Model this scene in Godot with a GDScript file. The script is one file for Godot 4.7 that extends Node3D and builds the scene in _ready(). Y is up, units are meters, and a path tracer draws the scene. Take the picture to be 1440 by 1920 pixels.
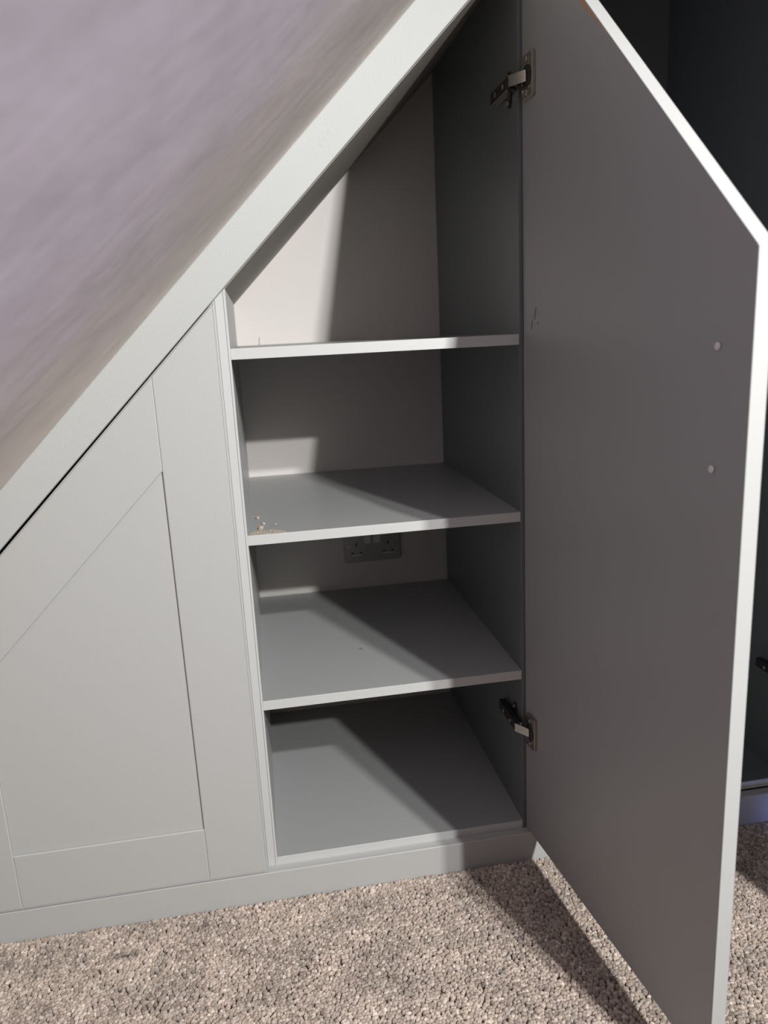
extends Node3D

# ---- measured layout (metres; x right, y up, +z into the room, z = 0 is the cupboard front) ----
const W := 0.5            # clear width of the open bay
const DEEP := 0.593       # back wall of the cupboard
const T := 0.018          # board thickness
const H0 := 0.0757
const H1 := 0.407
const H2 := 0.7244
const H3 := 1.0457
const SL := 1.0016        # slope of the roof
const B0 := 1.1429        # lower edge of the sloping trim at x = 0
const TW := 0.0842        # its height measured upright
const SOF := 1.1415        # lining under the roof at x = 0
const PLH := 0.0595

var M := {}

# ------------------------------------------------------------------ helpers
func lin(r: float, g: float, b: float) -> Color:
	return Color(r, g, b).linear_to_srgb()

func mat(c: Color, rough := 0.5, metal := 0.0) -> StandardMaterial3D:
	var m := StandardMaterial3D.new()
	m.albedo_color = c
	m.roughness = rough
	m.metallic = metal
	return m

func noise_map(freq: float, strength: float, seed_: int, size := 512, tall := 1) -> NoiseTexture2D:
	var n := FastNoiseLite.new()
	n.seed = seed_
	n.noise_type = FastNoiseLite.TYPE_SIMPLEX_SMOOTH
	n.frequency = freq
	n.fractal_octaves = 4
	var t := NoiseTexture2D.new()
	t.width = size
	t.height = size if tall == 1 else mini(2048, size * tall)
	t.seamless = true
	t.as_normal_map = true
	t.bump_strength = strength
	t.noise = n
	return t

func with_bump(m: StandardMaterial3D, tex: Texture2D, scale: float, amount: float) -> StandardMaterial3D:
	m.normal_enabled = true
	m.normal_texture = tex
	m.normal_scale = amount
	m.uv1_triplanar = true
	m.uv1_world_triplanar = true
	m.uv1_scale = Vector3.ONE * scale
	return m

func new_st() -> SurfaceTool:
	var st := SurfaceTool.new()
	st.begin(Mesh.PRIMITIVE_TRIANGLES)
	return st

func tri(st: SurfaceTool, a: Vector3, b: Vector3, c: Vector3, mid: Vector3) -> void:
	var n := (c - a).cross(b - a)
	if n.length() < 1e-12:
		return
	n = n.normalized()
	if n.dot((a + b + c) / 3.0 - mid) < 0.0:
		n = -n
		var t := b
		b = c
		c = t
	for v in [a, b, c]:
		st.set_normal(n)
		st.set_uv(Vector2(v.x, v.y))
		st.add_vertex(v)

func inset(poly: PackedVector2Array, c: float) -> PackedVector2Array:
	var n := poly.size()
	var area := 0.0
	for i in n:
		area += poly[i].cross(poly[(i + 1) % n])
	var s := 1.0 if area > 0 else -1.0
	var out := PackedVector2Array()
	for i in n:
		var p := poly[(i + n - 1) % n]
		var q := poly[i]
		var r := poly[(i + 1) % n]
		var d1 := (q - p).normalized()
		var d2 := (r - q).normalized()
		var n1 := Vector2(-d1.y, d1.x) * s
		var n2 := Vector2(-d2.y, d2.x) * s
		var den := 1.0 + n1.dot(n2)
		out.append(q + (n1 + n2) * (c / maxf(den, 0.2)))
	return out

# a chamfered convex prism: poly in the xy plane, from z = a to z = b, placed by tf
func prism(st: SurfaceTool, poly: PackedVector2Array, a: float, b: float, c: float, tf := Transform3D.IDENTITY) -> void:
	var rings := []
	var small := inset(poly, c)
	var n := poly.size()
	for e in [[small, a], [poly, a + c], [poly, b - c], [small, b]]:
		var ring := PackedVector3Array()
		for i in n:
			ring.append(tf * Vector3(e[0][i].x, e[0][i].y, e[1]))
		rings.append(ring)
	var mid := Vector3.ZERO
	for i in n:
		mid += rings[0][i] + rings[3][i]
	mid /= 2.0 * n
	for k in 3:
		for i in n:
			var j := (i + 1) % n
			tri(st, rings[k][i], rings[k][j], rings[k + 1][j], mid)
			tri(st, rings[k][i], rings[k + 1][j], rings[k + 1][i], mid)
	for k in [0, 3]:
		for i in range(1, n - 1):
			tri(st, rings[k][0], rings[k][i], rings[k][i + 1], mid)

func rect(x0: float, y0: float, x1: float, y1: float) -> PackedVector2Array:
	return PackedVector2Array([Vector2(x0, y0), Vector2(x1, y0), Vector2(x1, y1), Vector2(x0, y1)])

func round_rect(x0: float, y0: float, x1: float, y1: float, r: float, k := 4) -> PackedVector2Array:
	var out := PackedVector2Array()
	for c in [[x1 - r, y0 + r, -PI / 2], [x1 - r, y1 - r, 0.0], [x0 + r, y1 - r, PI / 2], [x0 + r, y0 + r, PI]]:
		for i in k + 1:
			var a: float = c[2] + PI / 2 * i / k
			out.append(Vector2(c[0] + cos(a) * r, c[1] + sin(a) * r))
	return out

func disc(x: float, y: float, r: float, k := 14) -> PackedVector2Array:
	var out := PackedVector2Array()
	for i in k:
		out.append(Vector2(x + cos(TAU * i / k) * r, y + sin(TAU * i / k) * r))
	return out

# a chamfered box between two corners
func box(st: SurfaceTool, lo: Vector3, hi: Vector3, c := 0.0006, tf := Transform3D.IDENTITY) -> void:
	prism(st, rect(lo.x, lo.y, hi.x, hi.y), lo.z, hi.z, c, tf)

# tf that turns the prism's (x, y, z) into (z, y, -x) = a board standing across x
func across_x() -> Transform3D:
	return Transform3D(Basis(Vector3(0, 0, -1), Vector3(0, 1, 0), Vector3(1, 0, 0)), Vector3.ZERO)

func free_name(called: String, parent: Node) -> String:
	if not parent.has_node(NodePath(called)):
		return called
	var k := 1
	while parent.has_node(NodePath("%s_%03d" % [called, k])):
		k += 1
	return "%s_%03d" % [called, k]

func obj(called: String, st: SurfaceTool, m: Material, parent: Node = self) -> MeshInstance3D:
	var o := MeshInstance3D.new()
	o.mesh = st.commit()
	o.material_override = m
	o.name = free_name(called, parent)
	parent.add_child(o, true)
	return o

func thing(called: String, label: String, category: String, at := Vector3.ZERO, group := "") -> Node3D:
	var o := Node3D.new()
	o.name = free_name(called, self)
	add_child(o, true)
	o.position = at
	tag(o, label, category, group)
	return o

func tag(o: Node, label: String, category: String, group := "") -> void:
	o.set_meta("label", label)
	o.set_meta("category", category)
	if group != "":
		o.set_meta("group", group)

func struct(called: String, st: SurfaceTool, m: Material, label: String, category: String) -> MeshInstance3D:
	var o := obj(called, st, m)
	o.set_meta("kind", "structure")
	tag(o, label, category)
	return o

func blob(st: SurfaceTool, at: Vector3, size: Vector3, seed_: int, rough := 0.25) -> void:
	var rng := RandomNumberGenerator.new()
	rng.seed = seed_
	var rows := 4
	var cols := 7
	var pts := []
	for i in rows + 1:
		var ring := []
		for j in cols:
			var th := PI * i / rows
			var ph := TAU * j / cols
			var k := 1.0 + rng.randf_range(-rough, rough) * (1.0 if i > 0 and i < rows else 0.0)
			ring.append(at + Vector3(sin(th) * cos(ph), cos(th), sin(th) * sin(ph)) * size * k)
		pts.append(ring)
	for i in rows:
		for j in cols:
			var l := (j + 1) % cols
			tri(st, pts[i][j], pts[i][l], pts[i + 1][l], at)
			tri(st, pts[i][j], pts[i + 1][l], pts[i + 1][j], at)

# ------------------------------------------------------------------ materials
func make_materials() -> void:
	var orange_peel := noise_map(0.05, 3.0, 5)
	M.paint = with_bump(mat(lin(0.465, 0.467, 0.453), 0.52), orange_peel, 6.0, 0.10)
	M.trim_paint = with_bump(mat(lin(0.47, 0.478, 0.465), 0.66), orange_peel, 11.0, 0.42)
	M.edge = mat(lin(0.55, 0.555, 0.54), 0.4)
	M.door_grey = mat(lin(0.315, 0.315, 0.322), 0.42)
	M.grey = mat(lin(0.375, 0.38, 0.375), 0.36)
	M.shaded_grey = mat(lin(0.15, 0.163, 0.17), 0.36)  # darker copy of the board grey, with the shade put into its colour
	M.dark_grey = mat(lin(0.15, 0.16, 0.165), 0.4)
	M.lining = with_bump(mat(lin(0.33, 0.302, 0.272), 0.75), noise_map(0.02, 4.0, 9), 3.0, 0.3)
	M.raw = mat(lin(0.50, 0.31, 0.19), 0.8)
	M.cream = with_bump(mat(lin(0.70, 0.66, 0.622), 0.8), noise_map(0.03, 3.0, 12), 3.0, 0.12)
	M.room = mat(lin(0.30, 0.30, 0.32), 0.9)
	M.steel = mat(lin(0.46, 0.41, 0.365), 0.2, 0.92)
	M.dark_steel = mat(lin(0.05, 0.05, 0.05), 0.45, 0.6)
	M.white_plastic = mat(lin(0.72, 0.70, 0.67), 0.3)
	M.plate = mat(lin(0.40, 0.40, 0.36), 0.35, 0.55)
	M.black = mat(lin(0.02, 0.02, 0.02), 0.6)
	M.clear = mat(lin(0.75, 0.73, 0.74), 0.2)
	M.scuff = mat(lin(0.19, 0.17, 0.17), 0.6)
	M.crumb = mat(lin(0.50, 0.36, 0.28), 0.9)
	M.pale_crumb = mat(lin(0.46, 0.46, 0.46), 0.9)
	M.dust = mat(lin(0.42, 0.36, 0.28), 0.95)
	M.splinter = mat(lin(0.66, 0.59, 0.52), 0.9)
	M.under = mat(lin(0.16, 0.12, 0.095), 1.0)
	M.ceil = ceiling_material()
	var pile := StandardMaterial3D.new()
	pile.vertex_color_use_as_albedo = true
	pile.roughness = 1.0
	M.pile = pile

# bare plaster: mauve further out, a brownish band along the trim
func ceiling_material() -> StandardMaterial3D:
	var n := FastNoiseLite.new()
	n.seed = 21
	n.frequency = 0.004
	n.fractal_octaves = 5
	var n2 := FastNoiseLite.new()
	n2.seed = 33
	n2.frequency = 0.012
	n2.fractal_octaves = 3
	var w := 768
	var h := 512
	var im := Image.create(w, h, false, Image.FORMAT_RGB8)
	var far_tone := Color(0.880, 0.840, 0.895)
	var band_tone := Color(0.885, 0.845, 0.815)
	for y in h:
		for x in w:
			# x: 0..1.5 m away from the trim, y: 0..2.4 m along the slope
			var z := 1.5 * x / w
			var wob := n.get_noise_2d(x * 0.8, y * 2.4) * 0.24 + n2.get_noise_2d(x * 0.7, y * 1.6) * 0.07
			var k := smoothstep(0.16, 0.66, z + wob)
			var c := band_tone.lerp(far_tone, k)
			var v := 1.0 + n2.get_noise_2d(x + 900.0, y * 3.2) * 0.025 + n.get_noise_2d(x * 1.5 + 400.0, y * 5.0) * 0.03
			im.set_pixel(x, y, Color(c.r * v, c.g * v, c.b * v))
	im.generate_mipmaps()
	var m := StandardMaterial3D.new()
	m.albedo_texture = ImageTexture.create_from_image(im)
	m.roughness = 0.85
	m.normal_enabled = true
	m.normal_texture = noise_map(0.010, 9.0, 44, 1024, 2)
	m.normal_scale = 0.10
	return m

# ------------------------------------------------------------------ doors
# A shaker door hung on its right side. Local x runs from the hinge to the free edge, y up,
# the inner face lies at z = 0 and the outer face at z = -thick. tall = height at the hinge, low = at the free edge.
func shaker_door(called: String, parent: Node3D, wide: float, bottom: float, tall: float, low: float, thick: float) -> MeshInstance3D:
	var e := 0.0012
	var slope := (tall - low) / wide
	var top := func(x: float) -> float: return tall - slope * x
	var st := new_st()
	var slab := PackedVector2Array([Vector2(e, bottom + e), Vector2(wide - e, bottom + e), Vector2(wide - e, top.call(wide - e) - e * 1.4), Vector2(e, top.call(e) - e * 1.4)])
	prism(st, slab, -thick + 0.006, 0.0, 0.0004)
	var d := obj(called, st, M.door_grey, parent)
	# painted edging all round
	st = new_st()
	prism(st, rect(wide - e, bottom, wide, top.call(wide)), -thick, -0.0002, 0.0004)
	obj("edge_strip", st, M.paint, d)
	st = new_st()
	prism(st, PackedVector2Array([Vector2(0, top.call(0.0) - e * 1.4), Vector2(wide - e, top.call(wide - e) - e * 1.4), Vector2(wide - e, top.call(wide - e)), Vector2(0, top.call(0.0))]), -thick, -0.0002, 0.0004)
	obj("edge_strip", st, M.paint, d)
	st = new_st()
	prism(st, rect(0, bottom, wide - e, bottom + e), -thick, -0.0002, 0.0004)
	obj("edge_strip", st, M.paint, d)
	# outer frame
	var sw := 0.108
	var zf := -thick + 0.0062
	var parts := {}
	parts["stile"] = [
		PackedVector2Array([Vector2(e, bottom + e), Vector2(sw, bottom + e), Vector2(sw, top.call(sw) - e * 1.4), Vector2(e, top.call(e) - e * 1.4)]),
		PackedVector2Array([Vector2(wide - sw, bottom + e), Vector2(wide - e, bottom + e), Vector2(wide - e, top.call(wide - e) - e * 1.4), Vector2(wide - sw, top.call(wide - sw) - e * 1.4)])]
	parts["rail"] = [
		rect(sw, bottom + e, wide - sw, bottom + 0.11),
		PackedVector2Array([Vector2(sw, top.call(sw) - 0.158), Vector2(wide - sw, top.call(wide - sw) - 0.158), Vector2(wide - sw, top.call(wide - sw) - e * 1.4), Vector2(sw, top.call(sw) - e * 1.4)])]
	for k in parts:
		for poly in parts[k]:
			st = new_st()
			prism(st, poly, -thick, zf, 0.0016)
			obj(k, st, M.paint, d)
	st = new_st()
	prism(st, PackedVector2Array([Vector2(sw, bottom + 0.11), Vector2(wide - sw, bottom + 0.11), Vector2(wide - sw, top.call(wide - sw) - 0.158), Vector2(sw, top.call(sw) - 0.158)]), -thick + 0.0045, zf, 0.0003)
	obj("panel", st, M.paint, d)
	return d

# concealed hinge, the half that is screwed into the door: local to the door
func door_hinge(door: Node3D, y: float) -> void:
	var st := new_st()
	prism(st, round_rect(0.012, y - 0.0325, 0.050, y + 0.0325, 0.004), 0.0, 0.0062, 0.0006)
	var f := obj("hinge_plate", st, M.steel, door)
	for s in [-1, 1]:
		st = new_st()
		prism(st, disc(0.031, y + s * 0.024, 0.0042), 0.0062, 0.0088, 0.0007)
		obj("screw", st, M.steel, f)
	st = new_st()
	prism(st, disc(0.031, y, 0.0165, 20), 0.0062, 0.0074, 0.0005)
	obj("hinge_cup", st, M.dark_steel, f)

# the half inside the cupboard: face_x is the board it is screwed to, on the board's left
func cabinet_hinge(unit: Node3D, face_x: float, y: float, link_to: Vector3) -> void:
	var ax := across_x()
	var st := new_st()
	# mounting plate with its two wings
	prism(st, round_rect(0.022, y - 0.009, 0.078, y + 0.009, 0.004), face_x - 0.004, face_x, 0.0005, ax)
	prism(st, round_rect(0.030, y - 0.028, 0.046, y + 0.028, 0.006), face_x - 0.003, face_x - 0.0001, 0.0005, ax)
	var pl := obj("mounting_plate", st, M.dark_steel, unit)
	for s in [-1, 1]:
		st = new_st()
		prism(st, disc(0.038, y + s * 0.020, 0.0045), face_x - 0.0062, face_x - 0.003, 0.0008, ax)
		obj("screw", st, M.steel, pl)
	# hinge arm: a bent channel with an adjusting screw and a clip at the back
	st = new_st()
	prism(st, PackedVector2Array([Vector2(-0.006, y - 0.0085), Vector2(0.094, y - 0.0095), Vector2(0.094, y + 0.0095), Vector2(-0.006, y + 0.0085)]), face_x - 0.0175, face_x - 0.0155, 0.0005, ax)
	for s in [-1, 1]:
		prism(st, rect(-0.004, y + s * 0.0088 - 0.0008, 0.094, y + s * 0.0088 + 0.0008), face_x - 0.0175, face_x - 0.004, 0.0004, ax)
	var arm := obj("hinge_arm", st, M.dark_steel, unit)
	st = new_st()
	prism(st, rect(0.004, y - 0.0102, 0.094, y - 0.0090), face_x - 0.018, face_x - 0.0035, 0.0003, ax)
	obj("arm_flange", st, M.steel, arm)
	st = new_st()
	prism(st, disc(0.020, y, 0.0042), face_x - 0.0205, face_x - 0.0175, 0.0007, ax)
	obj("adjusting_screw", st, M.steel, arm)
	st = new_st()
	prism(st, disc(0.062, y, 0.0042), face_x - 0.0205, face_x - 0.0175, 0.0007, ax)
	obj("adjusting_screw", st, M.steel, arm)
	# knuckle link from the arm to the cup in the door
	var a := Vector3(face_x - 0.0125, y, 0.004)
	var b := link_to
	var l := (b - a).length()
	var zx := (b - a).normalized()
	var yx := Vector3.UP
	var xx := yx.cross(zx).normalized()
	var tf := Transform3D(Basis(xx, yx, zx), a)
	st = new_st()
	prism(st, rect(-0.0075, -0.0085, -0.0055, 0.0085), 0.0, l, 0.0005, tf)
	prism(st, rect(0.0035, -0.0075, 0.0055, 0.0075), 0.0, l, 0.0005, tf)
	obj("hinge_link", st, M.steel, unit)

# ------------------------------------------------------------------ scene
func _ready() -> void:
	# camera
	var cam := Camera3D.new()
	cam.name = "camera"
	add_child(cam)
	var fw := Vector3(0.1501908, -0.22836911, -0.9619201)
	var up := Vector3(0.08401091, 0.97238521, -0.21773646)
	cam.look_at_from_position(Vector3(0.03904, 1.05827, 1.31234), Vector3(0.03904, 1.05827, 1.31234) + fw, up)
	cam.fov = 67.92
	cam.near = 0.05
	cam.far = 30.0
	cam.current = true
	var optics := CameraAttributesPhysical.new()
	optics.frustum_focal_length = 17.82
	optics.frustum_focus_distance = 1.33
	optics.frustum_near = 0.05
	optics.frustum_far = 30.0
	optics.exposure_aperture = 2.4
	cam.attributes = optics

	# environment: a closed room, lit only by its lamps
	var we := WorldEnvironment.new()
	we.name = "environment"
	var env := Environment.new()
	env.background_mode = Environment.BG_COLOR
	env.background_color = Color(0.35, 0.38, 0.45)
	env.tonemap_mode = Environment.TONE_MAPPER_LINEAR
	env.tonemap_exposure = 1.0
	env.sdfgi_enabled = true
	env.ssao_enabled = true
	env.ssil_enabled = true
	we.environment = env
	add_child(we)

	make_materials()
	spot_lamp(Vector3(1.20, 2.02, 2.03), Vector3(-0.10, 0.50, 0.0), 0.026, 42.0, 4.65, "white spotlight on a short ceiling stem, the lamp nearer the cupboards")
	spot_lamp(Vector3(1.36, 2.03, 2.75), Vector3(0.10, 0.60, 0.0), 0.030, 38.0, 6.4, "white spotlight on a short ceiling stem, the lamp deeper in the room")

	build_room()
	build_open_cupboard()
	build_left_cupboard()
	build_right_wardrobe()
	build_plinths()
	build_socket()
	build_crumbs()
	added_torch()
	build_carpet()

# a small spotlight: at = the glowing face, aimed at a point
func spot_lamp(at: Vector3, aim: Vector3, r: float, cone: float, energy: float, label: String) -> void:
	var t := thing("spotlight", label, "lamp", at, "spotlights hanging from the ceiling")
	var glow := mat(Color(1, 0.98, 0.96), 0.5)
	glow.emission_enabled = true
	glow.emission = Color(1.0, 0.98, 0.95)
	glow.emission_energy_multiplier = 3.0
	var turn := Basis.looking_at(aim - at, Vector3.UP)
	var tf := Transform3D(turn, Vector3.ZERO)
	var st := new_st()
	prism(st, disc(0, 0, r, 20), 0.001, 0.004, 0.0005, tf)
	obj("lens", st, glow, t)
	st = new_st()
	prism(st, disc(0, 0, r + 0.008, 20), 0.004, 0.085, 0.003, tf)
	obj("housing", st, M.white_plastic, t)
	st = new_st()
	var high := 2.37 - at.y
	prism(st, disc(0, 0, 0.006, 12), -high, -0.02, 0.001, Transform3D(Basis(Vector3.RIGHT, PI / 2), tf * Vector3(0, 0, 0.05)))
	obj("stem", st, M.white_plastic, t)
	st = new_st()
	prism(st, disc(0, 0, 0.04, 20), -high - 0.03, -high + 0.03, 0.004, Transform3D(Basis(Vector3.RIGHT, PI / 2), tf * Vector3(0, 0, 0.05)))
	obj("ceiling_rose", st, M.white_plastic, t)
	var l := SpotLight3D.new()
	l.name = "spotlight_light"
	l.transform = Transform3D(turn, turn * Vector3(0, 0, -0.004))
	l.light_color = Color(1.0, 1.0, 1.0)
	l.light_energy = energy
	l.light_size = r
	l.spot_angle = cone
	l.spot_angle_attenuation = 1.0
	l.spot_range = 12.0
	l.spot_attenuation = 2.0
	l.shadow_enabled = true
	t.add_child(l)

# added unseen lamp right of the frame, for a bluish glow on the plinth
func added_torch() -> void:
	var at := Vector3(1.078, 0.018, 0.125)
	var t := thing("added_lamp", "added unseen lamp on the carpet for a bluish glow on the right-hand plinth", "added_torch", at)
	t.rotation.y = deg_to_rad(6.0)
	var st := new_st()
	prism(st, disc(0, 0, 0.012, 16), 0.0, 0.085, 0.001)
	prism(st, disc(0, 0, 0.016, 16), -0.022, 0.002, 0.001)
	obj("body", st, M.black, t)
	st = new_st()
	prism(st, disc(0, 0, 0.013, 16), -0.0245, -0.022, 0.0005)
	var glow := mat(Color(0.6, 0.7, 1.0), 0.4)
	glow.emission_enabled = true
	glow.emission = Color(0.5, 0.62, 1.0)
	glow.emission_energy_multiplier = 2.0
	obj("added_lens", st, glow, t)
	var l := SpotLight3D.new()
	l.name = "added_light"
	l.position = Vector3(0, 0, -0.028)
	l.light_color = Color(0.58, 0.66, 1.0)
	l.light_energy = 0.0019
	l.light_size = 0.012
	l.spot_angle = 80.0
	l.spot_range = 6.0
	l.spot_attenuation = 2.0
	l.shadow_enabled = true
	t.add_child(l)

func build_room() -> void:
	var cb := B0 + TW   # ceiling plane at x = 0
	var st := new_st()
	box(st, Vector3(-1.5, -0.14, -0.75), Vector3(2.75, -0.009, 3.75), 0.001)
	struct("floor", st, M.under, "floor under the beige carpet in front of the fitted cupboards", "floor")
	# sloping ceiling: inner face with its own coordinates, slab behind it
	st = new_st()
	var x0 := -1.40
	var x1 := (2.4 - cb) / SL
	var zc := [0.0, 1.5, 3.75]
	for i in 2:
		var q := []
		for e in [[x0, zc[i]], [x1, zc[i]], [x1, zc[i + 1]], [x0, zc[i + 1]]]:
			q.append([Vector3(e[0], cb + SL * e[0], e[1]), Vector2(e[1] / 1.5 if i == 0 else (1.0 if e[1] < 1.6 else 0.2), (e[0] - x0) / (x1 - x0))])
		for k in [[0, 2, 1], [0, 3, 2]]:
			for j in k:
				st.set_normal(Vector3(SL, -1, 0).normalized())
				st.set_uv(q[j][1])
				st.add_vertex(q[j][0])
	st.generate_tangents()
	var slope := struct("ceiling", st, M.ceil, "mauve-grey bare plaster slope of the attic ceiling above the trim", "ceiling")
	st = new_st()
	prism(st, PackedVector2Array([Vector2(x0, cb + SL * x0 + 0.002), Vector2(x1, 2.402), Vector2(x1, 2.53), Vector2(x0, cb + SL * x0 + 0.15)]), -0.75, 3.75, 0.0005)
	obj("plasterboard", st, M.room, slope)
	st = new_st()
	box(st, Vector3(x1 - 0.02, 2.4, -0.75), Vector3(2.75, 2.53, 3.75), 0.001)
	struct("ceiling", st, M.room, "flat part of the attic ceiling above the wardrobes", "ceiling")
	st = new_st()
	box(st, Vector3(-1.5, -0.13, -DEEP - 0.12), Vector3(2.75, 2.5, -DEEP), 0.001)
	struct("wall_back", st, M.cream, "cream painted wall seen behind the shelves of the open cupboard", "wall")
	st = new_st()
	box(st, Vector3(1.112, -0.01, -DEEP), Vector3(2.7, 2.41, 0.02), 0.001)
	struct("wall_front", st, M.room, "plain wall to the right of the fitted wardrobes", "wall")
	st = new_st()
	box(st, Vector3(2.6, -0.01, -0.1), Vector3(2.74, 2.41, 3.74), 0.001)
	struct("wall_right", st, M.room, "plain right-hand wall of the attic room", "wall")
	st = new_st()
	box(st, Vector3(-1.5, -0.13, 3.6), Vector3(2.75, 2.5, 3.74), 0.001)
	struct("wall_rear", st, M.room, "plain wall of the attic room facing the cupboards", "wall")
	# sloping trim
	st = new_st()
	var a := -1.14
	var b := 1.165
	prism(st, PackedVector2Array([Vector2(a, B0 + SL * a), Vector2(b, B0 + SL * b), Vector2(b, cb + SL * b), Vector2(a, cb + SL * a)]), 0.0, 0.02, 0.0012)
	var tr := struct("trim_1", st, M.trim_paint, "pale painted board running up the slope between ceiling and cupboards", "trim")
	st = new_st()
	for e in [[0.171, 1.352, 0.0045, 0.0022], [0.186, 1.371, 0.006, 0.0025], [0.196, 1.372, 0.003, 0.0016], [0.176, 1.362, 0.003, 0.0018]]:
		blob(st, Vector3(e[0], e[1], 0.02), Vector3(e[2], e[2] * 0.8, e[3] * 0.16), int(e[0] * 1000.0))
	obj("paint_blister", st, M.trim_paint, tr)

func shelf(unit: Node3D, called: String, top: float) -> MeshInstance3D:
	var st := new_st()
	box(st, Vector3(0.0, top - T, -DEEP), Vector3(W, top, -0.0015), 0.0004)
	var s := obj(called, st, M.grey, unit)
	st = new_st()
	box(st, Vector3(0.0, top - T - 0.0002, -0.0015), Vector3(W - 0.0005, top + 0.0002, 0.0), 0.0005)
	obj("edge_strip", st, M.edge, s)
	return s

func build_open_cupboard() -> void:
	var u := thing("fitted_cupboard", "open pale grey cupboard under the slope with three shelves and its door swung wide", "cupboard")
	# left side board (short) and right side board (tall), tops cut to the slope
	for s in [[-T, 0.0], [W, W + T]]:
		var st := new_st()
		prism(st, PackedVector2Array([Vector2(s[0], H0 - T), Vector2(s[1], H0 - T), Vector2(s[1], SOF + SL * s[1]), Vector2(s[0], SOF + SL * s[0])]), -DEEP, -0.0015, 0.0003)
		var sp := obj("side_panel", st, M.grey if s[0] < 0.0 else M.shaded_grey, u)
		st = new_st()
		prism(st, PackedVector2Array([Vector2(s[0], H0 - T), Vector2(s[1], H0 - T), Vector2(s[1], B0 + SL * s[1] + 0.0004), Vector2(s[0], B0 + SL * s[0] + 0.0004)]), -0.0015, 0.0, 0.0004)
		obj("edge_strip", st, M.edge if s[0] < 0.0 else M.shaded_grey, sp)
		if s[0] < 0.0:
			st = new_st()
			prism(st, PackedVector2Array([Vector2(-0.0042, H0 - T), Vector2(0.0, H0 - T), Vector2(0.0, B0), Vector2(-0.0042, B0 - 0.0042)]), -0.001, 0.0012, 0.0007)
			obj("edge_bead", st, M.edge, sp)
	shelf(u, "bottom_panel", H0)
	for h in [H1, H2, H3]:
		shelf(u, "shelf", h)
	var st2 := new_st()
	prism(st2, PackedVector2Array([Vector2(0, SOF), Vector2(W, SOF + SL * W), Vector2(W, SOF + SL * W + 0.02), Vector2(0, SOF + 0.02)]), -DEEP, 0.0, 0.0003)
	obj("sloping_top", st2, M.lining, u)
	# the door, swung a little past square
	var th := 1.6702
	var hinge_at := Vector3(0.5058, 0.0, 0.003)
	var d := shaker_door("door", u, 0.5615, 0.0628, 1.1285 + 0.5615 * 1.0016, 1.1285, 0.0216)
	d.position = hinge_at
	d.rotation.y = PI + th
	door_hinge(d, 1.446)
	door_hinge(d, 0.293)
	for e in [[0.507, 1.026], [0.507, 0.885]]:
		var st := new_st()
		prism(st, disc(e[0], e[1], 0.0048, 16), 0.0, 0.0028, 0.0013)
		obj("bumper_dot", st, M.clear, d)
	for e in [[0.047, 1.079, 0.0035, 0.011], [0.034, 1.060, 0.0028, 0.0085], [0.056, 1.062, 0.002, 0.003]]:
		var st := new_st()
		var poly := PackedVector2Array()
		for i in 10:
			var a := TAU * i / 10.0
			poly.append(Vector2(e[0] + e[2] * cos(a) + 0.25 * e[3] * sin(a), e[1] + e[3] * sin(a)))
		prism(st, poly, 0.0, 0.00012, 0.00004)
		obj("scuff_mark", st, M.scuff, d)
	# bare wood where the paint has chipped along the sloping edge
	var st3 := new_st()
	var ey := func(x: float) -> float: return 1.69 - 1.0016 * x - 0.0017
	prism(st3, PackedVector2Array([Vector2(0.165, ey.call(0.165)), Vector2(0.262, ey.call(0.262)), Vector2(0.235, ey.call(0.235) - 0.004), Vector2(0.205, ey.call(0.205) - 0.008), Vector2(0.165, ey.call(0.165) - 0.010)]), 0.0, 0.0003, 0.0001)
	var chip := obj("paint_chip", st3, M.raw, d)
	chip.set_meta("label", "bare brown wood showing through chipped paint")
	for y in [1.446, 0.293]:
		cabinet_hinge(u, W, y, Vector3(0.506, y, 0.033))

func build_left_cupboard() -> void:
	var u := thing("fitted_cupboard", "low pale cupboard left of the open one, its sloped shaker door shut", "cupboard")
	var xr := -0.0208
	var xl := -0.5742
	# door: local x leftwards from the right edge; hung so that its outer face is at z = 0.02
	var wide := xr - xl
	var gap := 0.0085
	var tall := B0 + SL * xr - 0.0025
	var low := B0 + SL * xl - gap
	var d := shaker_door("door", u, wide, 0.0633, tall, low, 0.0185)
	d.position = Vector3(xr, 0.0, 0.0015)
	d.rotation.y = PI
	var st := new_st()
	prism(st, PackedVector2Array([Vector2(-2.0 * T, H0 - T), Vector2(-T - 0.0003, H0 - T), Vector2(-T - 0.0003, B0 + SL * (-T)), Vector2(-2.0 * T, B0 - SL * 2.0 * T)]), -DEEP, 0.0, 0.0003)
	obj("side_panel", st, M.paint, u)
	st = new_st()
	box(st, Vector3(-1.05, H0 - T, -DEEP), Vector3(-2.0 * T - 0.0005, H0, 0.0), 0.0005)
	obj("bottom_panel", st, M.grey, u)
	st = new_st()
	prism(st, PackedVector2Array([Vector2(xl - 0.003, 0.0633), Vector2(xl - 0.003, B0 + SL * (xl - 0.003) - gap), Vector2(-1.07, 0.0633)]), 0.0015, 0.02, 0.001)
	obj("end_panel", st, M.paint, u)

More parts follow.
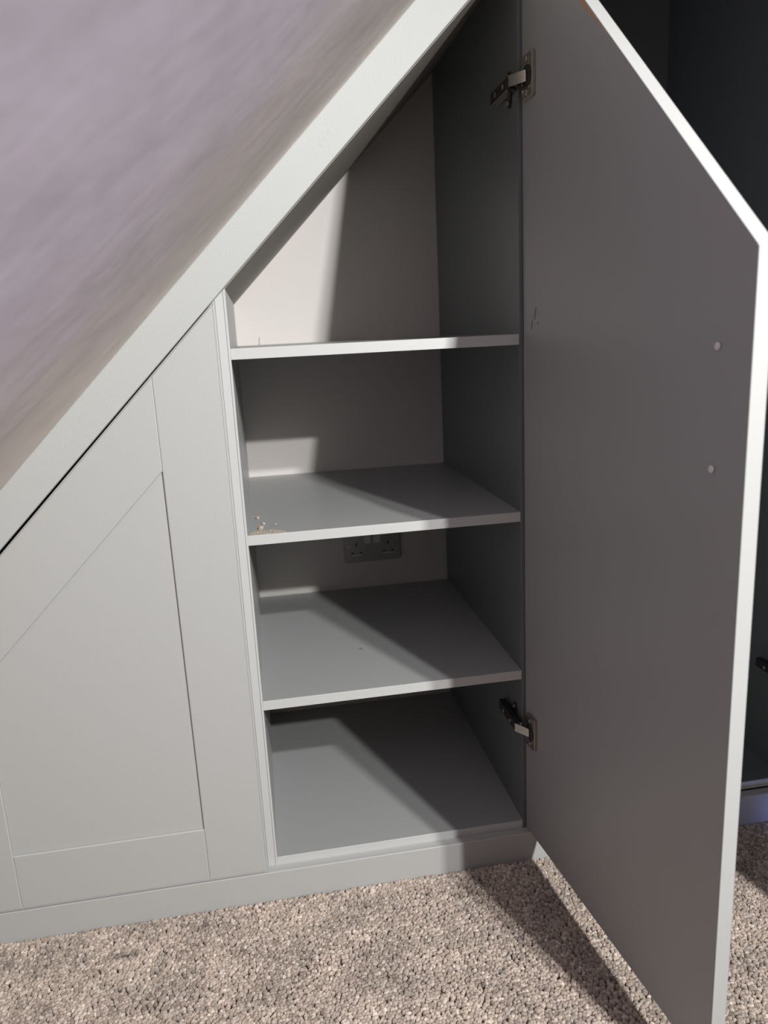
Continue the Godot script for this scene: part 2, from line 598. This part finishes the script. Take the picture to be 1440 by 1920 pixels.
func build_right_wardrobe() -> void:
	var u := thing("fitted_wardrobe", "tall dark open wardrobe bay behind the swung door at the right edge", "wardrobe")
	var ax := across_x()
	var xl := W + T + 0.0005
	var xr := 1.088
	var h0 := 0.0875
	var st := new_st()
	prism(st, rect(0.0015, 0.004, DEEP, SOF + SL * xr), xr, xr + T, 0.0004, ax)
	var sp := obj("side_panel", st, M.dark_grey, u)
	st = new_st()
	box(st, Vector3(xr, 0.067, -0.0015), Vector3(xr + T, SOF + SL * xr, 0.0), 0.0005)
	obj("edge_strip", st, M.edge, sp)
	st = new_st()
	box(st, Vector3(xl, h0 - T, -DEEP), Vector3(xr - 0.0005, h0, -0.0015), 0.0004)
	var bp := obj("bottom_panel", st, M.shaded_grey, u)
	st = new_st()
	box(st, Vector3(xl, h0 - T, -0.0015), Vector3(xr - 0.0005, h0, 0.0), 0.0005)
	obj("edge_strip", st, M.edge, bp)
	st = new_st()
	prism(st, PackedVector2Array([Vector2(xl, h0), Vector2(xr - 0.0005, h0), Vector2(xr - 0.0005, SOF + SL * xr - 0.002), Vector2(xl, SOF + SL * xl - 0.002)]), -DEEP, -DEEP + 0.006, 0.0003)
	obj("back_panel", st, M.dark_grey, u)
	st = new_st()
	prism(st, PackedVector2Array([Vector2(xl, SOF + SL * xl), Vector2(xr, SOF + SL * xr), Vector2(xr, SOF + SL * xr + 0.02), Vector2(xl, SOF + SL * xl + 0.02)]), -DEEP, 0.0, 0.0003)
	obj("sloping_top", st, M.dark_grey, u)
	# its door, open towards the room just outside the frame
	var th := deg_to_rad(76.0)
	var wide := 0.575
	var d := shaker_door("door", u, wide, 0.0705, 1.1285 + 0.5615 + 0.575, 1.1285 + 0.5615, 0.0216)
	d.position = Vector3(1.096, 0.0, 0.006)
	d.rotation.y = PI + th
	door_hinge(d, 0.315)
	cabinet_hinge(u, xr, 0.315, Vector3(1.086, 0.315, 0.033))

func build_plinths() -> void:
	var t := thing("plinth", "pale painted plinth board under the shut and the open cupboard", "plinth")
	var st := new_st()
	box(st, Vector3(-1.10, -0.008, 0.0), Vector3(0.64, PLH, 0.02), 0.0012)
	obj("board", st, M.paint, t)
	t = thing("plinth", "plinth board under the dark wardrobe bay at the right edge", "plinth")
	st = new_st()
	box(st, Vector3(0.6405, -0.008, 0.0), Vector3(1.108, 0.067, 0.02), 0.0012)
	obj("board", st, M.paint, t)

func build_socket() -> void:
	var t := thing("double_socket", "metal double power socket on the cream wall under the middle shelf", "socket", Vector3(0.300, 0.522, -DEEP))
	var st := new_st()
	prism(st, round_rect(-0.0745, -0.043, 0.0745, 0.043, 0.006), 0.0, 0.007, 0.0015)
	obj("faceplate", st, M.plate, t)
	for s in [-1, 1]:
		st = new_st()
		prism(st, round_rect(s * 0.012 - 0.009, 0.006, s * 0.012 + 0.009, 0.030, 0.002), 0.007, 0.0115, 0.0012)
		obj("rocker_switch", st, M.white_plastic, t)
		for h in [[0.0, 0.004, 0.0018, 0.0045], [-0.011, -0.018, 0.0035, 0.0018], [0.011, -0.018, 0.0035, 0.0018]]:
			st = new_st()
			var x: float = s * 0.042 + h[0]
			prism(st, rect(x - h[2], h[1] - h[3], x + h[2], h[1] + h[3]), 0.0065, 0.0072, 0.0001)
			obj("pin_slot", st, M.black, t)
		st = new_st()
		prism(st, round_rect(s * 0.042 - 0.013, -0.026, s * 0.042 + 0.013, -0.0225, 0.001), 0.007, 0.0085, 0.0005)
		obj("shutter_rim", st, M.white_plastic, t)
		st = new_st()
		prism(st, disc(s * 0.062, 0.0, 0.0035), 0.007, 0.0082, 0.0006)
		obj("screw", st, M.steel, t)

func build_crumbs() -> void:
	var list := [
		[Vector3(0.019, H2, -0.125), Vector3(0.0032, 0.003, 0.004), M.crumb, "wood_crumb", "tan crumb of wood furthest back near the middle shelf's left end"],
		[Vector3(0.024, H2, -0.043), Vector3(0.0045, 0.0035, 0.004), M.crumb, "wood_crumb", "larger tan wood crumb at the front lip of the middle shelf"],
		[Vector3(0.029, H2, -0.078), Vector3(0.0028, 0.0025, 0.003), M.pale_crumb, "dust_fleck", "pale grey fleck between the two tan crumbs on the middle shelf"],
		[Vector3(0.051, H2, -0.070), Vector3(0.0035, 0.0012, 0.0028), M.pale_crumb, "dust_fleck", "faint flat grey fleck right of the crumbs on the middle shelf"],
		[Vector3(0.210, H1, -0.190), Vector3(0.0035, 0.001, 0.004), M.scuff, "dark_fleck", "small dark fleck in the middle of the lower shelf"],
		[Vector3(0.502, 0.002, 0.045), Vector3(0.003, 0.003, 0.003), M.pale_crumb, "dust_fleck", "white speck on the carpet against the plinth near the open door"],
	]
	var k := 70
	for e in list:
		var st := new_st()
		k += 1
		blob(st, Vector3(0, e[1].y * 0.7, 0), e[1], k)
		var o := obj(e[3], st, e[2])
		o.position = e[0]
		tag(o, e[4], "crumb", "crumbs and flecks left after fitting")
	var st2 := new_st()
	var rng := RandomNumberGenerator.new()
	rng.seed = 4
	for i in 150:
		var x := rng.randf_range(0.004, 0.066)
		blob(st2, Vector3(x, H2 + 0.0003, -0.004 - 0.030 * rng.randf() * (0.25 + 0.75 * sin(x * 48.0))), Vector3(rng.randf_range(0.001, 0.003), 0.0005, rng.randf_range(0.0008, 0.002)), 200 + i)
	var du := obj("sawdust", st2, M.dust)
	du.set_meta("kind", "stuff")
	tag(du, "thin smear of brownish sawdust along the front lip of the middle shelf", "sawdust")
	var st3 := new_st()
	prism(st3, PackedVector2Array([Vector2(-0.0024, 0), Vector2(0.0024, 0), Vector2(0.0012, 0.019), Vector2(-0.0008, 0.019)]), 0.0, 0.0024, 0.0004)
	var pin := obj("wood_splinter", st3, M.splinter)
	pin.position = Vector3(0.054, H3, -DEEP + 0.0002)
	tag(pin, "small tan splinter of wood standing at the back of the top shelf", "splinter")

func build_carpet() -> void:
	# one tuft of cut pile, repeated
	var st := new_st()
	var rows := [[0.0, 0.7], [0.55, 1.0], [0.86, 0.78], [1.0, 0.3]]
	var k := 6
	var mid := Vector3(0, 0.4, 0)
	for i in rows.size() - 1:
		for j in k:
			var p := []
			for e in [[i, j], [i, j + 1], [i + 1, j + 1], [i + 1, j]]:
				var a: float = TAU * (e[1] % k) / k + 0.2 * e[0]
				p.append(Vector3(cos(a) * rows[e[0]][1] * (0.9 + 0.2 * ((e[1] % k) % 2)), rows[e[0]][0], sin(a) * rows[e[0]][1]))
			tri(st, p[0], p[1], p[2], mid)
			tri(st, p[0], p[2], p[3], mid)
	for j in range(1, k - 1):
		var q := []
		for e in [0, j, j + 1]:
			var a: float = TAU * e / k + 0.2 * 3
			q.append(Vector3(cos(a) * 0.3 * (0.9 + 0.2 * (e % 2)), 1.0, sin(a) * 0.3))
		tri(st, q[0], q[1], q[2], mid)
	var mesh := st.commit()
	mesh.surface_set_material(0, M.pile)
	var rng := RandomNumberGenerator.new()
	rng.seed = 11
	var patch := FastNoiseLite.new()
	patch.seed = 8
	patch.frequency = 7.0
	patch.fractal_octaves = 3
	var step := 0.0057
	var nx := int(2.15 / step)
	var nz := int(1.12 / step)
	var mm := MultiMesh.new()
	mm.transform_format = MultiMesh.TRANSFORM_3D
	mm.use_colors = true
	mm.mesh = mesh
	mm.instance_count = nx * nz
	var n := 0
	for iz in nz:
		for ix in nx:
			var x := -1.0 + (ix + 0.5 * (iz % 2) + rng.randf_range(-0.38, 0.38)) * step
			var z := 0.0245 + (iz + rng.randf_range(-0.38, 0.38)) * step
			z = maxf(z, 0.0242)
			var r := step * rng.randf_range(0.60, 0.86)
			var big := patch.get_noise_2d(x, z)
			var h := 0.0088 + rng.randf_range(-0.0009, 0.0009) + big * 0.0012
			# the dent left near the plinth, and its faint trail
			var dent := exp(-pow((x + 0.280) / 0.026, 2.0) - pow((z - 0.098) / 0.0085, 2.0))
			dent += 0.30 * exp(-pow((x + 0.215) / 0.006, 2.0) - pow((z - 0.14) / 0.045, 2.0))
			h -= dent * 0.004
			var tilt := Basis.from_euler(Vector3(rng.randf_range(-0.22, 0.22), rng.randf() * TAU, rng.randf_range(-0.22, 0.22)))
			mm.set_instance_transform(n, Transform3D(tilt.scaled_local(Vector3(r, h, r * rng.randf_range(0.8, 1.15))), Vector3(x, -0.009, z)))
			var v := clampf(rng.randfn(1.0, 0.16) + big * 0.30, 0.5, 1.5)
			var c := Color(0.475, 0.395, 0.335)
			if rng.randf() < 0.22:
				c = Color(0.40, 0.325, 0.27)
			elif rng.randf() < 0.25:
				c = Color(0.60, 0.515, 0.45)
			v *= 1.0 - 0.72 * clampf(dent, 0.0, 1.0)
			mm.set_instance_color(n, Color(c.r * v, c.g * v, c.b * v))
			n += 1
	var o := MultiMeshInstance3D.new()
	o.multimesh = mm
	o.name = "carpet_pile"
	o.set_meta("kind", "stuff")
	tag(o, "flecked beige cut-pile carpet on the floor in front of the cupboards", "carpet")
	add_child(o, true)
	# plain carpet further out in the room
	var st2 := new_st()
	box(st2, Vector3(-1.0, -0.009, 1.14), Vector3(2.6, -0.002, 3.6), 0.0005)
	box(st2, Vector3(1.15, -0.009, 0.02), Vector3(2.6, -0.002, 1.139), 0.0005)
	var far := obj("carpet", st2, mat(lin(0.42, 0.355, 0.305), 1.0))
	far.set_meta("kind", "stuff")
	tag(far, "the same beige carpet further into the room, behind the viewer", "carpet")
